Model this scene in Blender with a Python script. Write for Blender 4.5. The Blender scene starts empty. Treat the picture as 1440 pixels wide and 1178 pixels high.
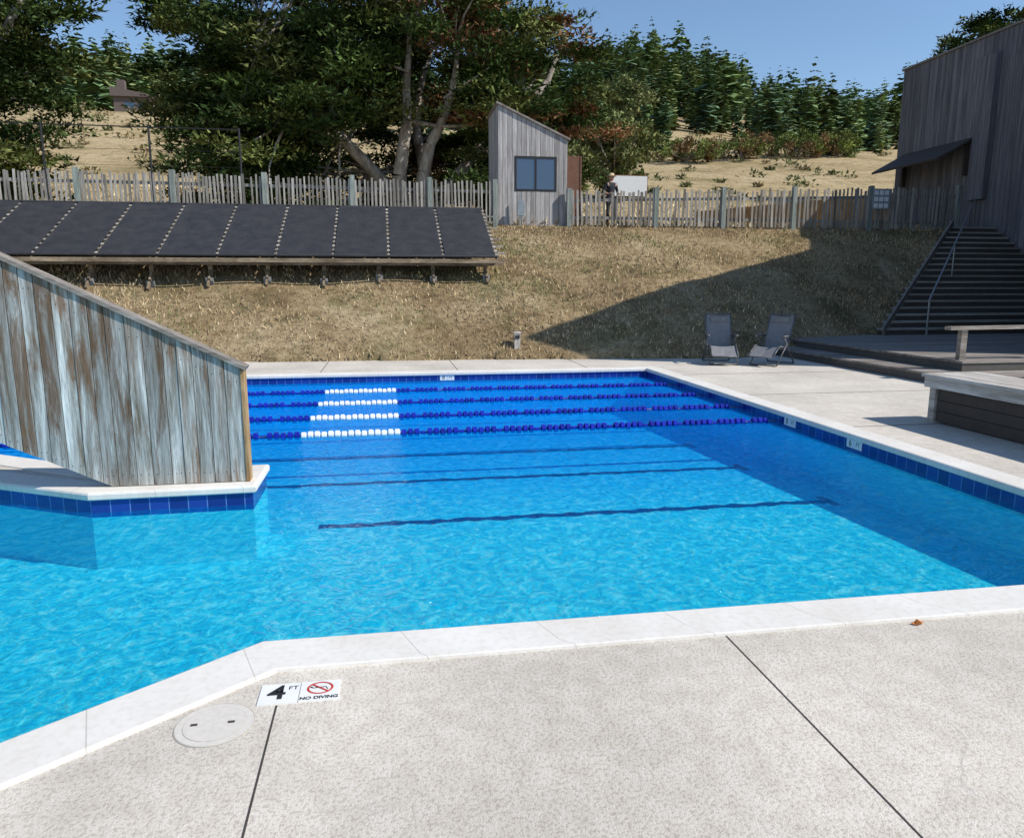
import bpy, math, random
import numpy as np
from mathutils import Vector, Matrix
from mathutils.geometry import tessellate_polygon
random.seed(7); rng=np.random.default_rng(7)
scene=bpy.context.scene
COL=scene.collection

# ---------------------------------------------------------------- helpers
def nmat(name):
    m=bpy.data.materials.new(name); m.use_nodes=True
    nt=m.node_tree; nt.nodes.clear()
    out=nt.nodes.new('ShaderNodeOutputMaterial')
    return m,nt,out
def nd(nt,t,ins=None,**kw):
    n=nt.nodes.new(t)
    for k,v in kw.items(): setattr(n,k,v)
    if ins:
        for k,v in ins.items():
            if isinstance(v,bpy.types.NodeSocket): nt.links.new(v,n.inputs[k])
            else: n.inputs[k].default_value=v
    return n
def c4(c): return (c[0],c[1],c[2],1.0)
def ramp(nt,fac,stops):
    r=nt.nodes.new('ShaderNodeValToRGB'); nt.links.new(fac,r.inputs[0])
    e=r.color_ramp.elements
    while len(e)<len(stops): e.new(0.5)
    for i,(p,c) in enumerate(stops):
        e[i].position=p; e[i].color=c4(c)
    return r.outputs[0]
def mixc(nt,f,a,b,mode='MIX'):
    n=nt.nodes.new('ShaderNodeMix'); n.data_type='RGBA'; n.blend_type=mode
    for idx,v in ((0,f),(6,a),(7,b)):
        if isinstance(v,bpy.types.NodeSocket): nt.links.new(v,n.inputs[idx])
        else: n.inputs[idx].default_value = v if idx==0 else c4(v)
    return n.outputs[2]
def mth(nt,op,a,b=0.0,c=0.0,clamp=False):
    n=nt.nodes.new('ShaderNodeMath'); n.operation=op; n.use_clamp=clamp
    for i,v in enumerate((a,b,c)):
        if isinstance(v,bpy.types.NodeSocket): nt.links.new(v,n.inputs[i])
        else: n.inputs[i].default_value=v
    return n.outputs[0]
def noise(nt,vec,scale,detail=4,rough=.6,dist=0,dim='3D'):
    return nd(nt,'ShaderNodeTexNoise',{'Vector':vec,'Scale':scale,'Detail':detail,'Roughness':rough,'Distortion':dist},noise_dimensions=dim)
def princ(nt,out,col,rough=.7,bump=None,bstr=.3,bdist=.01,metal=0,spec=.4):
    p=nd(nt,'ShaderNodeBsdfPrincipled')
    if isinstance(col,bpy.types.NodeSocket): nt.links.new(col,p.inputs['Base Color'])
    else: p.inputs['Base Color'].default_value=c4(col)
    p.inputs['Roughness'].default_value=rough; p.inputs['Metallic'].default_value=metal
    p.inputs['Specular IOR Level'].default_value=spec
    if bump is not None:
        b=nd(nt,'ShaderNodeBump',{'Height':bump,'Strength':bstr,'Distance':bdist})
        nt.links.new(b.outputs[0],p.inputs['Normal'])
    nt.links.new(p.outputs[0],out.inputs[0])
    return p
def simple(name,col,rough=.6,metal=0,var=.12,scale=8):
    m,nt,out=nmat(name)
    tc=nd(nt,'ShaderNodeTexCoord')
    n=noise(nt,tc.outputs['Object'],scale,2)
    a=tuple(max(0,x*(1-var)) for x in col); b=tuple(min(1,x*(1+var)) for x in col)
    princ(nt,out,ramp(nt,n.outputs[0],[(.3,a),(.7,b)]),rough,None,.1,.005,metal)
    return m
def wood(name,c1,c2,c3,sc=(14,14,.9),var=.5,rough=.85,bs=.5,stain=None,grain=.9):
    m,nt,out=nmat(name)
    tc=nd(nt,'ShaderNodeTexCoord'); g=nd(nt,'ShaderNodeNewGeometry')
    r=g.outputs['Random Per Island']
    off=nd(nt,'ShaderNodeCombineXYZ',{0:mth(nt,'MULTIPLY',r,37.0),1:mth(nt,'MULTIPLY',r,11.0),2:mth(nt,'MULTIPLY',r,53.0)})
    ad=nd(nt,'ShaderNodeVectorMath',{0:tc.outputs['Object'],1:off.outputs[0]},operation='ADD')
    mp=nd(nt,'ShaderNodeMapping',{'Vector':ad.outputs[0],'Scale':sc})
    n1=noise(nt,mp.outputs[0],1.0,5,.65,.6)
    mp2=nd(nt,'ShaderNodeMapping',{'Vector':ad.outputs[0],'Scale':tuple(s*6 for s in sc)})
    n2=noise(nt,mp2.outputs[0],1.0,3,.7,0)
    col=ramp(nt,n1.outputs[0],[(.32,c1),(.5,c2),(.68,c3)])
    if stain:
        mp3=nd(nt,'ShaderNodeMapping',{'Vector':ad.outputs[0],'Scale':(7,7,.8)})
        n3=noise(nt,mp3.outputs[0],1.0,5,.7,1.0)
        sz=nd(nt,'ShaderNodeSeparateXYZ',{0:tc.outputs['Object']})
        f=mth(nt,'ADD',n3.outputs[0],mth(nt,'MULTIPLY',sz.outputs[2],.055))
        f=mth(nt,'ADD',f,mth(nt,'MULTIPLY',mth(nt,'FRACT',mth(nt,'MULTIPLY',r,7.3)),.12))
        f=ramp(nt,f,[(.58,(0,0,0)),(.72,(1,1,1))])
        col=mixc(nt,mth(nt,'MULTIPLY',f,.8),col,stain)
    k=mth(nt,'ADD',mth(nt,'MULTIPLY',r,var),1-var/2)
    k=mth(nt,'MULTIPLY',k,mth(nt,'ADD',mth(nt,'MULTIPLY',n2.outputs[0],grain),1-grain*.5))
    kk=nd(nt,'ShaderNodeCombineXYZ',{0:k,1:k,2:k})
    col=mixc(nt,1.0,col,kk.outputs[0],'MULTIPLY')
    princ(nt,out,col,rough,n2.outputs[0],bs,.006,spec=.2)
    return m

class MB:
    def __init__(s): s.v=[];s.f=[];s.m=[]
    def add(s,vs,fs,mi=0):
        o=len(s.v); s.v+= [tuple(v) for v in vs]
        for f in fs: s.f.append(tuple(i+o for i in f)); s.m.append(mi)
    def box(s,x0,x1,y0,y1,z0,z1,mi=0,M=None):
        vs=[Vector(p) for p in ((x0,y0,z0),(x1,y0,z0),(x1,y1,z0),(x0,y1,z0),(x0,y0,z1),(x1,y0,z1),(x1,y1,z1),(x0,y1,z1))]
        if M is not None: vs=[M@v for v in vs]
        s.add(vs,[(0,3,2,1),(4,5,6,7),(0,1,5,4),(1,2,6,5),(2,3,7,6),(3,0,4,7)],mi)
    def beam(s,p0,p1,w,h,mi=0,up=(0,0,1)):
        p0=Vector(p0);p1=Vector(p1);d=(p1-p0);L=d.length;d.normalize()
        side=d.cross(Vector(up))
        if side.length<1e-4: side=Vector((1,0,0))
        side.normalize(); u=side.cross(d)
        vs=[]
        for p in (p0,p1):
            for a,b in ((-1,-1),(1,-1),(1,1),(-1,1)): vs.append(p+side*a*w/2+u*b*h/2)
        s.add(vs,[(0,1,2,3),(7,6,5,4),(0,4,5,1),(1,5,6,2),(2,6,7,3),(3,7,4,0)],mi)
    def tube(s,p0,p1,r0,r1=None,n=8,mi=0,caps=True):
        r1=r0 if r1 is None else r1
        p0=Vector(p0);p1=Vector(p1);d=(p1-p0).normalized()
        a=d.orthogonal().normalized(); b=d.cross(a)
        vs=[];
        for p,r in ((p0,r0),(p1,r1)):
            for i in range(n):
                t=2*math.pi*i/n; vs.append(p+a*math.cos(t)*r+b*math.sin(t)*r)
        fs=[(i,(i+1)%n,n+(i+1)%n,n+i) for i in range(n)]
        if caps: fs+= [tuple(range(n-1,-1,-1)),tuple(range(n,2*n))]
        s.add(vs,fs,mi)
    def path(s,pts,r,n=8,mi=0):
        for a,b in zip(pts[:-1],pts[1:]): s.tube(a,b,r,r,n,mi)
    def prism(s,poly,y0,y1,mi=0):
        n=len(poly); vs=[(x,y0,z) for x,z in poly]+[(x,y1,z) for x,z in poly]
        s.add(vs,[tuple(range(n)),tuple(range(2*n-1,n-1,-1))]+[(i,i+n,(i+1)%n+n,(i+1)%n) for i in range(n)],mi)
    def sphere(s,c,r,mi=0,nu=16,nv=10,M=None):
        vs=[];fs=[]
        for j in range(nv+1):
            ph=math.pi*j/nv
            for i in range(nu):
                th=2*math.pi*i/nu
                p=Vector((r[0]*math.sin(ph)*math.cos(th),r[1]*math.sin(ph)*math.sin(th),r[2]*math.cos(ph)))
                if M is not None: p=M@p
                vs.append(p+Vector(c))
        for j in range(nv):
            for i in range(nu): fs.append((j*nu+i,(j+1)*nu+i,(j+1)*nu+(i+1)%nu,j*nu+(i+1)%nu))
        s.add(vs,fs,mi)
    def obj(s,name,mats,parent=None,smooth=False):
        me=bpy.data.meshes.new(name); me.from_pydata(s.v,[],s.f)
        for m in mats: me.materials.append(m)
        me.polygons.foreach_set('material_index',s.m)
        if smooth: me.polygons.foreach_set('use_smooth',[True]*len(s.f))
        me.update(); o=bpy.data.objects.new(name,me); COL.objects.link(o)
        if parent: o.parent=parent
        return o
def empty(name,loc=(0,0,0),rz=0):
    e=bpy.data.objects.new(name,None); e.location=loc; e.rotation_euler=(0,0,rz); COL.objects.link(e); return e
def tri_mesh(name,V,C,mat,parent=None):
    me=bpy.data.meshes.new(name); n=len(V); m=n//3
    me.vertices.add(n); me.vertices.foreach_set('co',np.ascontiguousarray(V,dtype=np.float32).ravel())
    me.loops.add(n); me.loops.foreach_set('vertex_index',np.arange(n,dtype=np.int32))
    me.polygons.add(m); me.polygons.foreach_set('loop_start',np.arange(0,n,3,dtype=np.int32))
    try: me.polygons.foreach_set('loop_total',np.full(m,3,dtype=np.int32))
    except Exception: pass
    me.update(calc_edges=True)
    ca=me.color_attributes.new('Col','FLOAT_COLOR','POINT')
    CC=np.ones((n,4),dtype=np.float32); CC[:,:3]=C; ca.data.foreach_set('color',CC.ravel())
    me.materials.append(mat)
    o=bpy.data.objects.new(name,me); COL.objects.link(o)
    if parent: o.parent=parent
    return o
def text(s,size,loc,rot,mat,parent,name='lettering',bold=.0):
    cu=bpy.data.curves.new(name,'FONT'); cu.body=s; cu.size=size; cu.align_x='CENTER'; cu.align_y='CENTER'; cu.offset=bold
    cu.materials.append(mat); o=bpy.data.objects.new(name,cu); COL.objects.link(o)
    o.location=loc; o.rotation_euler=rot; o.parent=parent; return o

# ---------------------------------------------------------------- materials
def concrete(name,base):
    m,nt,out=nmat(name)
    tc=nd(nt,'ShaderNodeTexCoord'); P=tc.outputs['Object']
    big=noise(nt,P,.8,4,.6,dim='2D'); mid=noise(nt,P,9,3,.65,dim='2D'); fine=noise(nt,P,62,3,.65,dim='2D'); fine2=noise(nt,P,150,1,.6,dim='2D')
    c=ramp(nt,big.outputs[0],[(.3,tuple(x*.84 for x in base)),(.7,tuple(min(1,x*1.05) for x in base))])
    c=mixc(nt,.6,c,ramp(nt,mid.outputs[0],[(.3,(.80,.77,.73)),(.65,(1,1,1))]),'MULTIPLY')
    c=mixc(nt,.85,c,ramp(nt,fine.outputs[0],[(.36,(.74,.715,.68)),(.50,(1,1,1))]),'MULTIPLY')
    c=mixc(nt,.4,c,ramp(nt,fine2.outputs[0],[(.35,(.8,.79,.77)),(.6,(1,1,1))]),'MULTIPLY')
    wob=noise(nt,P,1.6,.5,.4,dim='2D')
    wv=nd(nt,'ShaderNodeVectorMath',{0:wob.outputs['Color'],1:(1.6,1.6,0)},operation='MULTIPLY')
    vv=nd(nt,'ShaderNodeVectorMath',{0:P,1:wv.outputs[0]},operation='ADD')
    vo=nd(nt,'ShaderNodeTexVoronoi',{'Vector':vv.outputs[0],'Scale':1.7},feature='DISTANCE_TO_EDGE',voronoi_dimensions='2D')
    l=ramp(nt,vo.outputs['Distance'],[(.005,(1,1,1)),(.014,(0,0,0))])
    msk=ramp(nt,noise(nt,P,1.4,0,dim='2D').outputs[0],[(.40,(0,0,0)),(.50,(1,1,1))])
    l=mth(nt,'MULTIPLY',l,msk)
    c=mixc(nt,mth(nt,'MULTIPLY',l,.6),c,tuple(x*.68 for x in base))
    h=mth(nt,'ADD',mth(nt,'MULTIPLY',fine.outputs[0],1.0),mth(nt,'MULTIPLY',fine2.outputs[0],.4))
    princ(nt,out,c,.85,h,.7,.004,spec=.25)
    return m
M_deck=concrete('deck_concrete',(.70,.645,.565))
def coping_mat():
    m,nt,out=nmat('coping_stone')
    tc=nd(nt,'ShaderNodeTexCoord'); P=tc.outputs['Object']
    uv=nd(nt,'ShaderNodeUVMap'); sx=nd(nt,'ShaderNodeSeparateXYZ',{0:uv.outputs[0]})
    u=mth(nt,'FRACT',mth(nt,'DIVIDE',mth(nt,'ADD',sx.outputs[0],.03),.68))
    j=mth(nt,'LESS_THAN',u,.008)
    n=noise(nt,P,26,3,.6,dim='2D'); b=noise(nt,P,1.7,4,dim='2D')
    c=ramp(nt,b.outputs[0],[(.3,(.67,.63,.57)),(.7,(.76,.73,.68))])
    c=mixc(nt,1,c,ramp(nt,n.outputs[0],[(.3,(.93,.92,.90)),(.55,(1,1,1))]),'MULTIPLY')
    c=mixc(nt,mth(nt,'MULTIPLY',j,.5),c,(.3,.27,.24))
    princ(nt,out,c,.75,n.outputs[0],.15,.004,spec=.3); return m
M_coping=coping_mat()
def tile_mat():
    m,nt,out=nmat('pool_tile')
    uv=nd(nt,'ShaderNodeUVMap')
    mp=nd(nt,'ShaderNodeMapping',{'Vector':uv.outputs[0],'Location':(0,.052,0)})
    br=nd(nt,'ShaderNodeTexBrick',{'Vector':mp.outputs[0],'Color1':(.008,.02,.18,1),'Color2':(.015,.045,.30,1),'Mortar':(.12,.22,.5,1),'Scale':1.0,'Mortar Size':.004,'Brick Width':.152,'Row Height':.152})
    br.offset=0.0
    princ(nt,out,br.outputs[0],.15,spec=.6); return m
M_tile=tile_mat()
def pool_floor():
    m,nt,out=nmat('pool_plaster')
    tc=nd(nt,'ShaderNodeTexCoord'); P=tc.outputs['Object']
    s=nd(nt,'ShaderNodeSeparateXYZ',{0:P})
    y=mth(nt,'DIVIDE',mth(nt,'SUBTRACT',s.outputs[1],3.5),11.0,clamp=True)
    c=ramp(nt,y,[(0,(.36,.66,.66)),(.3,(.33,.68,.75)),(.55,(.15,.56,.84)),(1,(.07,.48,.90))])  # light absorbed by deeper water is painted into the floor colour, bluer with y
    n=noise(nt,P,.7,2)
    c=mixc(nt,.4,c,ramp(nt,n.outputs[0],[(.3,(.88,.92,.94)),(.7,(1,1,1))]),'MULTIPLY')
    princ(nt,out,c,.9,spec=.1); return m
M_floor=pool_floor()
def water_mat():
    m,nt,out=nmat('pool_water')
    tc=nd(nt,'ShaderNodeTexCoord'); P=tc.outputs['Object']
    w=noise(nt,P,4.5,2,.5,dim='2D')
    wv=nd(nt,'ShaderNodeVectorMath',{0:w.outputs['Color'],1:(.34,.34,0)},operation='MULTIPLY')
    vv=nd(nt,'ShaderNodeVectorMath',{0:P,1:wv.outputs[0]},operation='ADD')
    mp=nd(nt,'ShaderNodeMapping',{'Vector':vv.outputs[0],'Scale':(1,1.1,1)})
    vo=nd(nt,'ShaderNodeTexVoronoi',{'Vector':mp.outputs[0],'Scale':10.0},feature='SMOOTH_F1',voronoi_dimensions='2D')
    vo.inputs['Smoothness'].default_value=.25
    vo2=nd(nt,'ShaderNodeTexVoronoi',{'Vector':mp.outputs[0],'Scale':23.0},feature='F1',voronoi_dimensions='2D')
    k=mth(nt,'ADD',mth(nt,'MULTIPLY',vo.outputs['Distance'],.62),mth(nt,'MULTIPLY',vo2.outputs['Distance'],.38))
    caustic_tint=ramp(nt,k,[(.12,(.08,.70,.84)),(.32,(.13,.82,.93)),(.46,(.24,.93,.98)),(.58,(.62,1.0,1.0))])  # caustic ripple light painted into the transmission colour
    tr=nd(nt,'ShaderNodeBsdfTransparent',{'Color':caustic_tint})
    n1=noise(nt,mp.outputs[0],8,3,.55,dim='2D'); n2=noise(nt,mp.outputs[0],26,2,.5,dim='2D')
    h=mth(nt,'ADD',n1.outputs[0],mth(nt,'MULTIPLY',n2.outputs[0],.4))
    b=nd(nt,'ShaderNodeBump',{'Height':h,'Strength':.85,'Distance':.06})
    gl=nd(nt,'ShaderNodeBsdfGlossy',{'Color':(1,1,1,1),'Roughness':.05,'Normal':b.outputs[0]})
    fr=nd(nt,'ShaderNodeFresnel',{'IOR':1.33,'Normal':b.outputs[0]})
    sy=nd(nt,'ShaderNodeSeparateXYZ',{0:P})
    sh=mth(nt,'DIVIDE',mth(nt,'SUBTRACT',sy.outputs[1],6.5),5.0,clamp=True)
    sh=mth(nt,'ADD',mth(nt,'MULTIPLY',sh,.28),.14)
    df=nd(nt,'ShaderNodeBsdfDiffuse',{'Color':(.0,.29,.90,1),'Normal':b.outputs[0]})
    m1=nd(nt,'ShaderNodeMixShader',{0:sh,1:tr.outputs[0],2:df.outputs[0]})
    m2=nd(nt,'ShaderNodeMixShader',{0:mth(nt,'MULTIPLY',fr.outputs[0],.36),1:m1.outputs[0],2:gl.outputs[0]})
    nt.links.new(m2.outputs[0],out.inputs[0]); return m
M_water=water_mat()
def grass_ground():
    m,nt,out=nmat('dry_grass_ground')
    tc=nd(nt,'ShaderNodeTexCoord'); P=tc.outputs['Object']
    a=noise(nt,P,.55,4,.6); b=noise(nt,P,5,4,.75); c_=noise(nt,P,26,3,.7)
    s=nd(nt,'ShaderNodeSeparateXYZ',{0:P})
    far=mth(nt,'DIVIDE',mth(nt,'SUBTRACT',s.outputs[1],25.5),8.0,clamp=True)
    near=ramp(nt,a.outputs[0],[(.3,(.18,.13,.07)),(.45,(.36,.265,.15)),(.58,(.46,.355,.21)),(.7,(.52,.42,.265))])
    gold=ramp(nt,noise(nt,P,.12,5,.7).outputs[0],[(.3,(.34,.27,.14)),(.5,(.60,.47,.27)),(.75,(.70,.57,.36))])
    c=mixc(nt,far,near,gold)
    c=mixc(nt,mth(nt,'MULTIPLY',ramp(nt,noise(nt,P,.9,4,.7).outputs[0],[(.50,(0,0,0)),(.64,(1,1,1))]),.5),c,(.14,.14,.055))
    c=mixc(nt,.9,c,ramp(nt,b.outputs[0],[(.35,(.52,.49,.46)),(.6,(1.0,1,1))]),'MULTIPLY')
    c=mixc(nt,.85,c,ramp(nt,c_.outputs[0],[(.35,(.45,.42,.40)),(.6,(1.0,1,1))]),'MULTIPLY')
    princ(nt,out,c,.95,c_.outputs[0],.7,.04,spec=.05); return m
M_grass=grass_ground()
def leafmat(name,var=.9):
    m,nt,out=nmat(name)
    at=nd(nt,'ShaderNodeAttribute',attribute_name='Col'); g=nd(nt,'ShaderNodeNewGeometry')
    k=mth(nt,'ADD',mth(nt,'MULTIPLY',g.outputs['Random Per Island'],var),1-var/2)
    kk=nd(nt,'ShaderNodeCombineXYZ',{0:k,1:k,2:k})
    c=mixc(nt,1,at.outputs['Color'],kk.outputs[0],'MULTIPLY')
    d=nd(nt,'ShaderNodeBsdfDiffuse',{'Color':c})
    nt.links.new(d.outputs[0],out.inputs[0]); return m
M_leaf=leafmat('foliage'); M_blade=leafmat('grass_blades',.8)
M_bark=wood('bark',(.18,.14,.11),(.36,.31,.26),(.55,.50,.44),(3,3,.8),.3)
M_wall=wood('weathered_wall_boards',(.15,.125,.09),(.35,.355,.335),(.60,.61,.58),(17,17,1.1),.6,.85,.8,stain=(.16,.085,.04),grain=1.3)
M_fence=wood('fence_wood',(.17,.155,.135),(.29,.27,.24),(.42,.40,.365),(14,14,1.2),.8)
M_post=wood('post_wood',(.14,.17,.15),(.24,.27,.245),(.34,.36,.33),(10,10,1),.3)
M_shed=wood('shed_siding',(.24,.22,.21),(.38,.36,.35),(.52,.50,.48),(12,12,.7),.35)
M_bldg=wood('building_siding',(.105,.10,.11),(.165,.155,.165),(.235,.225,.225),(10,10,.5),.4)
M_step=wood('step_wood',(.26,.235,.205),(.38,.35,.31),(.50,.465,.42),(.9,14,14),.3)
M_plat=wood('platform_wood',(.15,.13,.11),(.24,.21,.185),(.33,.30,.27),(.9,14,14),.5)
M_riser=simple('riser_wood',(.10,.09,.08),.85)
M_bench=wood('bench_wood',(.22,.19,.15),(.42,.38,.34),(.56,.53,.48),(14,1,14),.4)
M_frame=wood('rack_wood',(.11,.08,.05),(.20,.155,.105),(.32,.25,.17),(2,6,6),.4)
M_trim=wood('trim_brown',(.22,.12,.05),(.38,.23,.11),(.50,.36,.2),(8,8,2),.2)
M_cap=wood('cap_board',(.13,.11,.09),(.23,.20,.175),(.33,.30,.265),(1.5,16,16),.3)
M_darkwood=simple('shadowed_wood',(.07,.055,.045),.8)
M_brown=simple('brown_paint',(.16,.075,.045),.7)
M_white=simple('white_paint',(.78,.78,.76),.4,var=.04)
M_black=simple('black_paint',(.02,.02,.022),.5)
M_red=simple('red_paint',(.55,.05,.03),.4)
M_joint=simple('joint_filler',(.055,.048,.042),.9)
M_metal=simple('galvanised_metal',(.35,.36,.37),.4,.9)
M_blue=simple('rope_float_blue',(.008,.02,.34),.3,var=.3)
M_floatw=simple('rope_float_white',(.82,.82,.82),.35,var=.05)
M_line=simple('lane_line_tile',(.005,.03,.12),.6)
M_lid=simple('skimmer_lid',(.63,.585,.52),.6,var=.06,scale=40)
M_conc2=simple('footing_concrete',(.27,.26,.24),.9)
M_cloth=simple('chair_fabric',(.19,.19,.20),.8)
M_glass,nt_,o_=nmat('window_glass'); princ(nt_,o_,(.05,.085,.15),.08,spec=.9)  # bluish reflection put into the base colour
def panelmat():
    m,nt,out=nmat('solar_mat_black')
    tc=nd(nt,'ShaderNodeTexCoord'); P=tc.outputs['Object']
    n=noise(nt,P,3,4,.7)
    wv=nd(nt,'ShaderNodeTexWave',{'Vector':P,'Scale':9.0},wave_type='BANDS',bands_direction='X')
    c=ramp(nt,n.outputs[0],[(.3,(.024,.024,.027)),(.7,(.047,.045,.046))])
    princ(nt,out,c,.55,wv.outputs[0],.25,.01,spec=.35); return m
M_panel=panelmat()

# ---------------------------------------------------------------- terrain
def toe(x):
    return np.interp(x,[-60,-12,2.8,8,13.2,30],[20,17.8,16.9,16.3,18.2,18.2])
def ground(x,y):
    x=np.asarray(x,float); y=np.asarray(y,float)
    t=toe(x); s=np.clip((y-t)/(24.8-t),0,1)
    h=3.6*s**.82
    h=h+.05*np.sin(x*1.7+y)*np.sin(y*1.3)*np.clip(s*4,0,1)*np.clip((1-s)*5,0,1)
    r=x/np.maximum(y,1)
    az=np.clip((r+.15)/.35,0,1)
    k=.295*(1-az)+.262*az
    up=np.where(y>24.8,(np.clip(y,24.8,40)-24.8)*.03,0)
    hump=np.exp(-((r-.36)/.16)**2)
    up=up+np.clip(y-40,0,60)*(k-.02)+np.clip(y-100,0,150)*(.25+.085*hump-.03*np.clip(r-.4,0,1)*2)
    up=up-np.clip(y-260,0,400)*.10
    up=up+np.clip(y-45,0,60)/60*1.2*np.sin(x*.06+1)*np.sin(y*.05)
    h=h+up
    ln=13.2+5.9*(y-18.3)/4.9
    st=.36+(y-18.3)/4.9*3.24-.45
    h=np.where((x>ln-.1)&(y>18.0)&(y<23.3)&(x<40),np.minimum(h,st),h)
    low=np.where((np.abs(x)<36)&(y>-36),-1.4,-.06)
    h=np.where(y<=t,low,h)
    return h
xs=np.unique(np.concatenate([np.linspace(-3000,-200,15),np.linspace(-200,-40,28),np.arange(-40,-14,1.0),np.arange(-14,24,.22),np.arange(24,50,1.2),np.linspace(50,300,42),np.linspace(300,3000,14)]))
ys=np.unique(np.concatenate([np.linspace(-2500,-60,10),np.linspace(-60,15,20),np.arange(15,26,.16),np.arange(26,60,1.0),np.arange(60,300,4.5),np.linspace(300,3500,16)]))
X,Y=np.meshgrid(xs,ys); Z=ground(X,Y)
nx,ny=len(xs),len(ys)
vv=np.stack([X.ravel(),Y.ravel(),Z.ravel()],1).tolist()
ff=[(j*nx+i,j*nx+i+1,(j+1)*nx+i+1,(j+1)*nx+i) for j in range(ny-1) for i in range(nx-1)]
me=bpy.data.meshes.new('ground'); me.from_pydata(vv,[],ff); me.materials.append(M_grass)
me.polygons.foreach_set('use_smooth',[True]*len(ff)); me.update()
COL.objects.link(bpy.data.objects.new('ground',me))

def blades(px,py,length,col):
    n=len(px); pz=ground(px,py)
    ok=pz>-.3; px=px[ok];py=py[ok];pz=pz[ok];n=len(px)
    L=length*(.5+rng.random(n)); th=rng.random(n)*2*np.pi; lean=rng.random(n)*1.3
    w=L*.16
    base=np.stack([px,py,pz-.01],1)
    side=np.stack([np.cos(th),np.sin(th),0*th],1)*w[:,None]
    ph=rng.random(n)*2*np.pi
    tip=base+np.stack([np.cos(ph)*lean,np.sin(ph)*lean,np.ones(n)],1)*(L/np.sqrt(1+lean**2))[:,None]
    V=np.stack([base-side,base+side,tip],1).reshape(-1,3)
    g=np.sin(px*.8+1.3*np.sin(py*.9))*np.sin(py*1.2+px*.5+1)+.3*rng.normal(size=n)
    idx=rng.integers(0,len(col)-2,n); idx=np.where(g>.7,rng.integers(len(col)-2,len(col),n),idx)
    c=np.array(col)[idx]*(1-.3*np.clip(-g,0,1))[:,None]
    return V,np.repeat(c,3,axis=0)
n=85000
px=rng.uniform(-13,20,n); py=toe(px)+(24.9-toe(px))*rng.random(n)
dens=np.sin(px*.9+np.sin(py*1.3)*2)*np.sin(py*1.1+px*.4)
kp=rng.random(n)<(.7+.55*dens); px=px[kp];py=py[kp]
cl=[(.50,.385,.23),(.42,.31,.18),(.59,.48,.31),(.33,.24,.135),(.45,.355,.21),(.20,.21,.09),(.26,.25,.11)]
V1,C1=blades(px,py,.09,cl)
n=30000
py2=25+rng.random(n)**1.5*30; px2=rng.uniform(-.7,1.0,n)*py2
V2,C2=blades(px2,py2,.30,[(.66,.53,.33),(.56,.44,.27),(.70,.58,.38),(.42,.34,.19),(.34,.31,.16)])
tri_mesh('dry_grass',np.concatenate([V1,V2]),np.concatenate([C1,C2]),M_blade)

# ---------------------------------------------------------------- pool
pool=[(-.623,3.48),(5.25,3.48),(5.25,14.6),(-7.5,14.6),(-7.5,10.2),(-3.9,8.1),(-2.5,7.2),(-1.17,7.2),(-1.17,6.47),(-2.45,6.44),(-3.4,6.97),(-7.5,9.3),(-7.5,.36),(-4.5,.36)]
def offset(poly,d):
    n=len(poly); out=[]
    for i in range(n):
        p=Vector(poly[i]);a=Vector(poly[i-1]);b=Vector(poly[(i+1)%n])
        d1=(p-a).normalized(); d2=(b-p).normalized()
        n1=Vector((d1.y,-d1.x)); n2=Vector((d2.y,-d2.x))
        m=(n1+n2); m.normalize(); k=d/max(.35,m.dot(n1))
        out.append((p.x+m.x*k,p.y+m.y*k))
    return out
def sheet(name,outer,holes,zf,mat):
    loops=[[Vector((x,y,0)) for x,y in outer]]+[[Vector((x,y,0)) for x,y in h] for h in holes]
    tris=tessellate_polygon(loops); vs=[v for l in loops for v in l]
    vs=[(v.x,v.y,zf(v.x,v.y)) for v in vs]
    fs=[]
    for t in tris:
        a,b,c=[Vector(vs[i]) for i in t]
        fs.append(tuple(t) if (b-a).cross(c-a).z>0 else (t[0],t[2],t[1]))
    me=bpy.data.meshes.new(name); me.from_pydata(vs,[],fs); me.materials.append(mat); me.update()
    o=bpy.data.objects.new(name,me); COL.objects.link(o); return o
WZ=-.16
def fz(x,y): return -.58-.026*(y-3.5)
sheet('pool_deck',[(-40,-40),(40,-40),(40,20.5),(-40,20.5)],[offset(pool,.02)],lambda x,y:0,M_deck)
poolE=empty('swimming_pool')
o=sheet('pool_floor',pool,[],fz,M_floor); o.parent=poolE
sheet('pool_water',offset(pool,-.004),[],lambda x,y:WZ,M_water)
def ring(name,profile,mat,parent):
    n=len(pool); P=pool+[pool[0]]
    rows=[offset(pool,o) for o,_ in profile]
    me=bpy.data.meshes.new(name); vs=[];fs=[];uvs=[]
    u=[0]
    for i in range(n): u.append(u[-1]+(Vector(P[i+1])-Vector(P[i])).length)
    for i in range(n):
        j=(i+1)%n
        for k in range(len(profile)-1):
            zs=[]
            for r in (k,k+1):
                for q in (i,j):
                    x,y=rows[r][q]; z=profile[r][1]
                    zs.append((x,y,fz(x,y) if z is None else z))
            a=len(vs); vs+= [zs[0],zs[1],zs[3],zs[2]]
            fs.append((a+3,a+2,a+1,a))
            flat=abs(profile[k][0]-profile[k+1][0])<.1
            v0=zs[0][2] if flat else profile[k][0]
            v1=zs[2][2] if flat else profile[k+1][0]
            uvs+= [(u[i],v1),(u[i+1],v1),(u[i+1],v0),(u[i],v0)]
    me.from_pydata(vs,[],fs); uv=me.uv_layers.new(name='UVMap')
    for k,c in enumerate(uvs): uv.data[k].uv=c
    me.materials.append(mat); me.update()
    o=bpy.data.objects.new(name,me); COL.objects.link(o); o.parent=parent; return o
ring('coping',[(0.02,-.05),(-.022,-.05),(-.03,-.04),(-.03,-.004),(-.022,.010),(-.008,.016),(.262,.016),(.272,.012),(.276,-.01)],M_coping,poolE)
ring('tile_band',[(0,.0),(0,-.204)],M_tile,poolE)
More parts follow.
